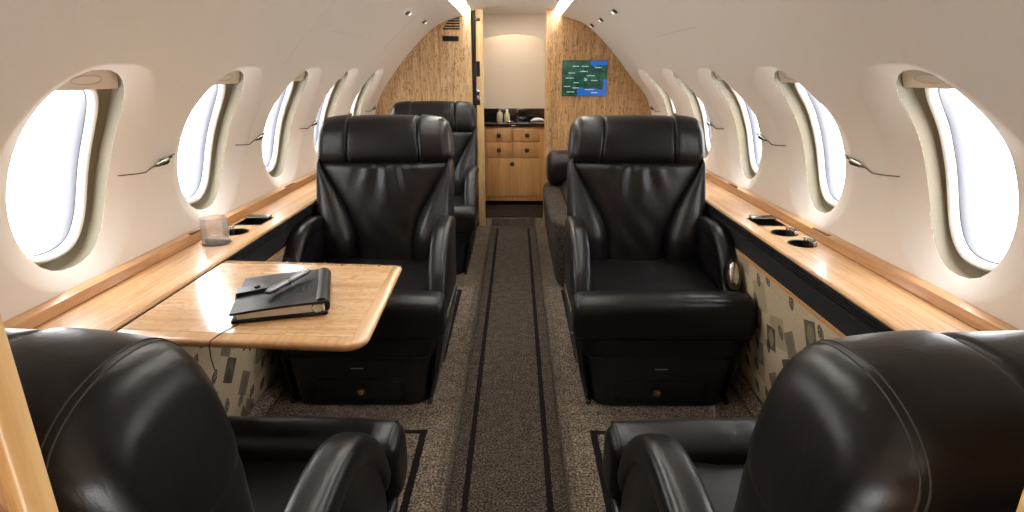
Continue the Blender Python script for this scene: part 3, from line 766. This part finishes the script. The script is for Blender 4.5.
# ------------------------------------------------------------------ seats
def seat(loc, rz, A, label, name='cabin_seat', drop=0.0):
    """front is local -y; A = +1 / -1 says on which local x side the aisle is."""
    o = thing(name, label, 'seat', loc, rz, 'black leather cabin seats')
    L = 'leather'
    sh = lambda z: .200 + (z-.36)*.17                                # front plane of the reclined back
    # base
    loft('z', [(.0, -.222, .222, -.302, .17, 10), (.09, -.235, .235, -.303, .19, 10), (.18, -.25, .25, -.298, .20, 9), (.262, -.262, .262, -.270, .21, 8)], 10, 96, .006, .004).build('seat_base', 'black_plastic', o)
    dr = [(p[0], -.3045, p[1]) for p in sellipse(0, .062, .150, .042, 7, 48)]
    dwr = MB().tube(dr, .0028, 8, True).build('drawer_outline', 'leather', o)
    MB().rings([[(p[0], y, p[1]) for p in sellipse(0, .062, .145*f, .037*f, 7, 48)] for y, f in ((-.296, 1), (-.3045, 1), (-.3065, .97))]).build('drawer', 'black_plastic', o)
    MB().lathe([(.009, -.302), (.009, -.312), (.017, -.315), (.017, -.321), (.012, -.324)], (.012*A, 0, .062), 24, 'y').build('drawer_knob', 'dark_chrome', o)
    MB().lathe([(.0105, -.3235), (.008, -.3255)], (.012*A, 0, .062), 20, 'y').build('knob_lens', 'amber_lens', o)
    MB().box(-.022, .022, -.3025, -.294, .139, .143, .0008).build('label_plate', 'grey_tag', o)
    MB().box(-.235, .235, -.303, -.28, .176, .180, .001).build('panel_lip', 'leather', o)
    # leather skirt under the front roll
    loft('z', [(.17, -.262, .262, -.300, .10, 7), (.26, -.285, .285, -.302, .12, 7)], 7, 64, .006, .01).build('front_skirt', L, o)
    # cushion: pad + front roll
    def cushw(p):
        x, y, z = p; k = max(0, (z-.29)/.08)
        return (x, y, z + .018*k*(-(1-min(1, (x/.21)**2))) + .012*k*smooth01((abs(x)-.13)/.08)*smooth01((y+.1)/.2))
    loft('z', [(.25, -.232, .232, -.235, .27, 6), (.32, -.238, .238, -.24, .275, 6), (.368, -.236, .236, -.24, .27, 6)], 6, 80, .01, .035, warp=cushw).build('seat_cushion', L, o)
    def rollw(p):
        x, y, z = p; w = .0016*sin(x*95+1.0)*math.exp(-((x)/.09)**2)*smooth01((z-.30)/.08)
        return (x, y, z + w - .006*(1-(x/.3)**2)*0)
    roll = loft('x', [(-.297, -.312, -.185, .235, .384, 3.2), (-.15, -.318, -.180, .232, .393, 3.0), (.15, -.318, -.180, .232, .393, 3.0), (.297, -.312, -.185, .235, .384, 3.2)], 3, 48, .028, .028, warp=rollw).build('front_roll', L, o)
    for s in (-1, 1):   # welt lines of the roll ends
        MB().tube([(s*.278, a, b) for a, b in sellipse(-.2485, .3095, .0655, .077, 3.1, 40)], .0016, 6, True).build('piping', 'leather_worn', roll)
    # back centre panel
    def seam(z): return interp([(.30, .112), (.34, .112), (.40, .113), (.46, .117), (.52, .135), (.58, .164), (.64, .197), (.70, .232), (.745, .255)], z)
    def backw(p):
        x, y, z = p; f = max(0, min(1, (sh(z)+.055-y)/.05))
        pl = .0085*sin(.6+x*105/(1+1.3*max(0,.74-z)/.2))*math.exp(-(x/.095)**2)*math.exp(-((z-.69)/.075)**2)
        pl += .003*sin(x*60+z*40)*math.exp(-((z-.45)/.07)**2)*math.exp(-((abs(x)-.05)/.08)**2)
        bul = .014*(1-min(1, (x/.2)**2))*(1-((z-.55)/.2)**2*.6)
        return (x, y - f*(bul+pl), z)
    lv = [(z, -seam(z)-.02, seam(z)+.02, sh(z)+.012, sh(z)+.135, 4.5) for z in (.30, .36, .40, .46, .52, .58, .64, .70, .745)]
    loft('z', lv, 4.5, 96, .03, .03, warp=backw).build('backrest', L, o)
    # side wings: narrow at the shoulder, full at the waist
    out = lambda z: interp([(.30, .268), (.40, .278), (.47, .280), (.55, .276), (.66, .276), (.72, .274), (.76, .262)], z)
    for s in (-1, 1):
        lv = []
        for z in (.30, .36, .40, .47, .54, .61, .68, .73, .755):
            a, b = seam(z), out(z); fr = interp([(.33, -.030), (.42, -.056), (.50, -.050), (.59, -.024), (.69, .002), (.755, .014)] if not drop else [(.33, -.026), (.41, -.036), (.47, -.012), (.54, .016), (.66, .03), (.755, .03)], z)
            lv.append((z, min(s*a, s*b), max(s*a, s*b), sh(z)+fr, sh(z)+.130, 2.7))
        loft('z', lv, 2.7, 48, .03, .014).build('side_wing', L, o)
    # rear shell
    lv = [(z, -out(z)+.014, out(z)-.014, sh(z)+.085, sh(z)+.185, 3.4) for z in (.26, .36, .46, .56, .66, .73, .765)]
    loft('z', lv, 3.4, 64, .03, .028).build('back_shell', 'leather_worn', o)
    # headrest: three rolls side by side
    def head(x0, x1, name, r0, r1, e0=0., e1=0.):
        zt0 = .918 - drop; y0 = sh(.74)-.008; zb0 = .720 - drop
        def lev(x):
            d = max(0, (abs(x)-.15)/.12); top = zt0 - .016*d*d - .004*(x/.15)**2*(abs(x) < .15)
            return (x, y0+.004+.010*d, y0+.196-.006*d, zb0+.004*d, top, 3.4)
        def hw(p):
            x, y, z = p; k = (z-zb0)/.19
            return (x*(1-.055*smooth01(k)*1.0), y + .030*(k-.1) + .020*(k-.5)**2 , z - .022*smooth01((y-y0-.09)/.12)*smooth01((k-.5)/.5))
        xs_ = [x0 + (x1-x0)*i/8 for i in range(9)]
        return loft('x', [lev(x) for x in xs_], 3.1, 64, r0, r1, 8, hw).build(name, L, o), lev, hw
    head(-.147, .147, 'headrest', .016, .016)
    for s in (-1, 1):
        x0, x1 = sorted((s*.143, s*.274))
        hs, lev, hw = head(x0, x1, 'headrest_side', .038 if s < 0 else .016, .016 if s < 0 else .038)
        for dx, rr in ((.240, .0008), (.2455, .0008)):
            l = lev(s*dx); ins = .038-math.sqrt(max(0, .038**2-max(0, dx-.236)**2))
            MB().tube([hw((s*dx, a, b)) for a, b in sellipse((l[1]+l[2])/2, (l[3]+l[4])/2, (l[2]-l[1])/2-ins, (l[4]-l[3])/2-ins, 3.4, 96)], rr, 6, True).build('stitching', 'thread', hs)
    # armrests
    prof = [(.26, .500), (.18, .516), (.09, .522), (.02, .514), (-.04, .490), (-.09, .450), (-.130, .400), (-.155, .350), (-.165, .320)]
    for s in (-1, 1):
        xc = s*.256
        pts = []
        for i in range(len(prof)-1):
            for j in range(4):
                t = j/4; pts.append((interp([(k, p[0]) for k, p in enumerate(prof)], i+t), interp([(k, p[1]) for k, p in enumerate(prof)], i+t)))
        pts.append(prof[-1]); rings = []
        for i, (y, z) in enumerate(pts):
            a = pts[max(0, i-1)]; b = pts[min(len(pts)-1, i+1)]
            d = Vector((b[0]-a[0], b[1]-a[1])).normalized(); nrm = Vector((d.y, -d.x))
            if nrm.y < 0 and i < 6: nrm = -nrm
            e = min(1, (i+1)/3, (len(pts)-i)/3); e = math.sqrt(1-(1-e)**2) if e < 1 else 1
            ring = []
            for p in sellipse(0, 0, .033*max(.25, e), .028*max(.25, e), 3.2, 28): ring.append((xc+p[0], y + nrm.x*p[1]*(-1 if nrm.y < 0 else 1), z + nrm.y*p[1]*(-1 if nrm.y < 0 else 1)))
            rings.append(ring)
        arm = MB().rings(rings).build('armrest', L, o, angle=70)
        poly = [(y-(-.012 if i > 12 else 0), z-.012) for i, (y, z) in enumerate(pts)] + [(-.155, .25), (.24, .25)]
        pn = MB(); pn.rings([[(xc+dx, .045+(y-.045)*f, .38+(z-.38)*f) for y, z in poly] for dx, f in ((-.027, .95), (-.023, 1), (.023, 1), (.027, .95))])
        pn.build('armrest_panel', L, arm, angle=40)
        for dx in (-.030, .030):
            MB().tube([(xc+dx*.80, y-.0245*0, z+.0215) if i < 14 else (xc+dx*.8, y-.0235, z+.004) for i, (y, z) in enumerate(pts[3:-3])], .0011, 6).build('piping', 'leather_worn', arm)
        if s != A:      # wall side: chrome control / ashtray on the front of the arm
            m = Matrix.Translation((xc-.004*s, -.163, .425)) @ Matrix.Rotation(R(-22), 4, 'X')
            MB().rings([[(p[0], y, p[1]) for p in sellipse(0, 0, .026*f, .055*f, 2.3, 36)] for y, f in ((.02, 1), (-.006, 1), (-.012, .93))]).xf(m).build('control_bezel', 'dark_chrome', arm)
            MB().rings([[(p[0], y, p[1]+.004) for p in sellipse(0, 0, .018*f, .042*f, 2.2, 36)] for y, f in ((-.010, 1), (-.016, .85), (-.019, .5))]).xf(m).build('control_cover', 'chrome', arm)
    # lower side shrouds with screws
    for s in (-1, 1):
        lv = [(.012, s*.222 if s > 0 else -.246, .246 if s > 0 else -.222, -.270, .14, 7), (.12, .238 if s > 0 else -.270, .270 if s > 0 else -.238, -.270, .17, 7), (.26, .245 if s > 0 else -.294, .294 if s > 0 else -.245, -.235, .22, 6)]
        shr = loft('z', lv, 5, 40, .012, .012).build('side_shroud', 'black_plastic', o)
        for y, z in ((-.215, .105), (-.15, .20)):
            xs = s*(.268 if z < .15 else .284)
            MB().lathe([(.006, -.004), (.006, .003), (.004, .0045)] if s > 0 else [(.006, .004), (.006, -.003), (.004, -.0045)], (xs, y, z), 14, 'x').build('screw', 'chrome', shr)
    for s in (-1, 1):
        MB().box(s*.235-.008, s*.235+.008, -.293, .17, .0, .016, .003).build('floor_fitting', 'dark_chrome', o)
    return o

SX = .507
SZ = FL + .0072
seat((-SX, 2.010, SZ), 0, +1, 'black leather seat facing camera behind the maple table', 'cabin_seat')
seat((SX, 2.010, SZ), 0, -1, 'black leather seat facing camera beside the right ledge', 'cabin_seat')
seat((-.497, 3.35, FL), 0, +1, 'black leather seat facing camera against the left wood bulkhead, partly hidden', 'cabin_seat')
seat((-.508, .762, SZ), pi, -1, 'near left black leather seat seen from behind, its cushion under the maple table edge', 'cabin_seat', .030)
seat((.508, .762, SZ), pi, +1, 'near right black leather seat seen from behind in front of the wood partition', 'cabin_seat', .030)

# side bench half hidden behind the right seat
bn = thing('side_bench', 'low brown based bench with black leather arm behind the right facing seat', 'bench', (.52, 3.30, FL))
loft('z', [(.0, -.28, .26, -.50, .62, 8), (.2, -.31, .27, -.53, .62, 8), (.38, -.325, .27, -.55, .62, 8)], 8, 64, .02, .03).build('bench_base', 'carpet_bench', bn)
loft('z', [(.37, -.22, .26, -.40, .45, 6), (.43, -.22, .26, -.40, .45, 6)], 6, 64, .03, .04).build('bench_cushion', 'leather', bn)
loft('x', [(-.295, .36, .60, .385, .600, 3), (0, .36, .60, .385, .605, 3), (.26, .36, .60, .37, .61, 3)], 3, 40, .05, .03).build('bench_arm', 'leather', bn)

# cable on the floor by the right seat
cb = MB().tube([(.735, 1.80, FL+.004), (.70, 1.72, FL+.004), (.675, 1.64, FL+.011), (.672, 1.55, FL+.011)], .003, 8).build('floor_cable', 'grey_tag')
tag(cb, 'grey cable on the carpet beside right facing seat base', 'cable')

# ------------------------------------------------------------------ light
w = bpy.data.worlds.new('sky'); S.world = w; w.use_nodes = True
bg = w.node_tree.nodes['Background']; bg.inputs[0].default_value = (1.0, .985, .98, 1); bg.inputs[1].default_value = 7.0
for side in (-1, 1):
    for i in range(NWIN):
        l = bpy.data.lights.new('daylight_opening', 'AREA'); l.shape = 'RECTANGLE'; l.size = .245; l.size_y = .38
        l.cycles.is_portal = True
        ob = bpy.data.objects.new('daylight_opening', l); COL.objects.link(ob)
        p = wall_pt(side, wy(side, i), 0, .116); nrm = wall_pt(side, wy(side, i), 0, -.5) - p
        ob.location = p; ob.rotation_euler = nrm.to_track_quat('-Z', 'Z').to_euler()
def area(name, loc, rot, sx, sy, power, color=(1, .93, .82)):
    l = bpy.data.lights.new(name, 'AREA'); l.shape = 'RECTANGLE'; l.size = sx; l.size_y = sy; l.energy = power; l.color = color
    ob = bpy.data.objects.new(name, l); COL.objects.link(ob); ob.location = loc; ob.rotation_euler = rot; return ob
area('galley_lamp', (0, 5.02, 1.56), (R(15), 0, 0), .5, .06, .75, (1, .88, .74))
area('galley_soffit_fill', (0, 4.55, 1.575), (0, 0, 0), .4, .2, 1.7, (1, .92, .84))  # extra light added to brighten the front of the soffit
area('entry_fill', (0, -.45, 1.56), (0, 0, 0), .4, .2, .8, (1, .94, .88))  # added fill behind the camera, not a known cabin lamp

# ------------------------------------------------------------------ camera
cam = bpy.data.cameras.new('camera'); co = bpy.data.objects.new('camera', cam); COL.objects.link(co)
co.location = (.022, 0, 1.15); co.rotation_euler = (R(90-17.75), 0, R(.4))
cam.sensor_fit = 'HORIZONTAL'; cam.sensor_width = 36; cam.lens = 575/1024*36; cam.clip_start = .02
S.camera = co
vs = S.view_settings; vs.view_transform = 'Standard'; vs.look = 'None'; vs.gamma = 1; vs.use_curve_mapping = False; vs.exposure = .6
S.cycles.max_bounces = 10; S.cycles.diffuse_bounces = 6; S.cycles.transparent_max_bounces = 12; S.cycles.use_denoising = True
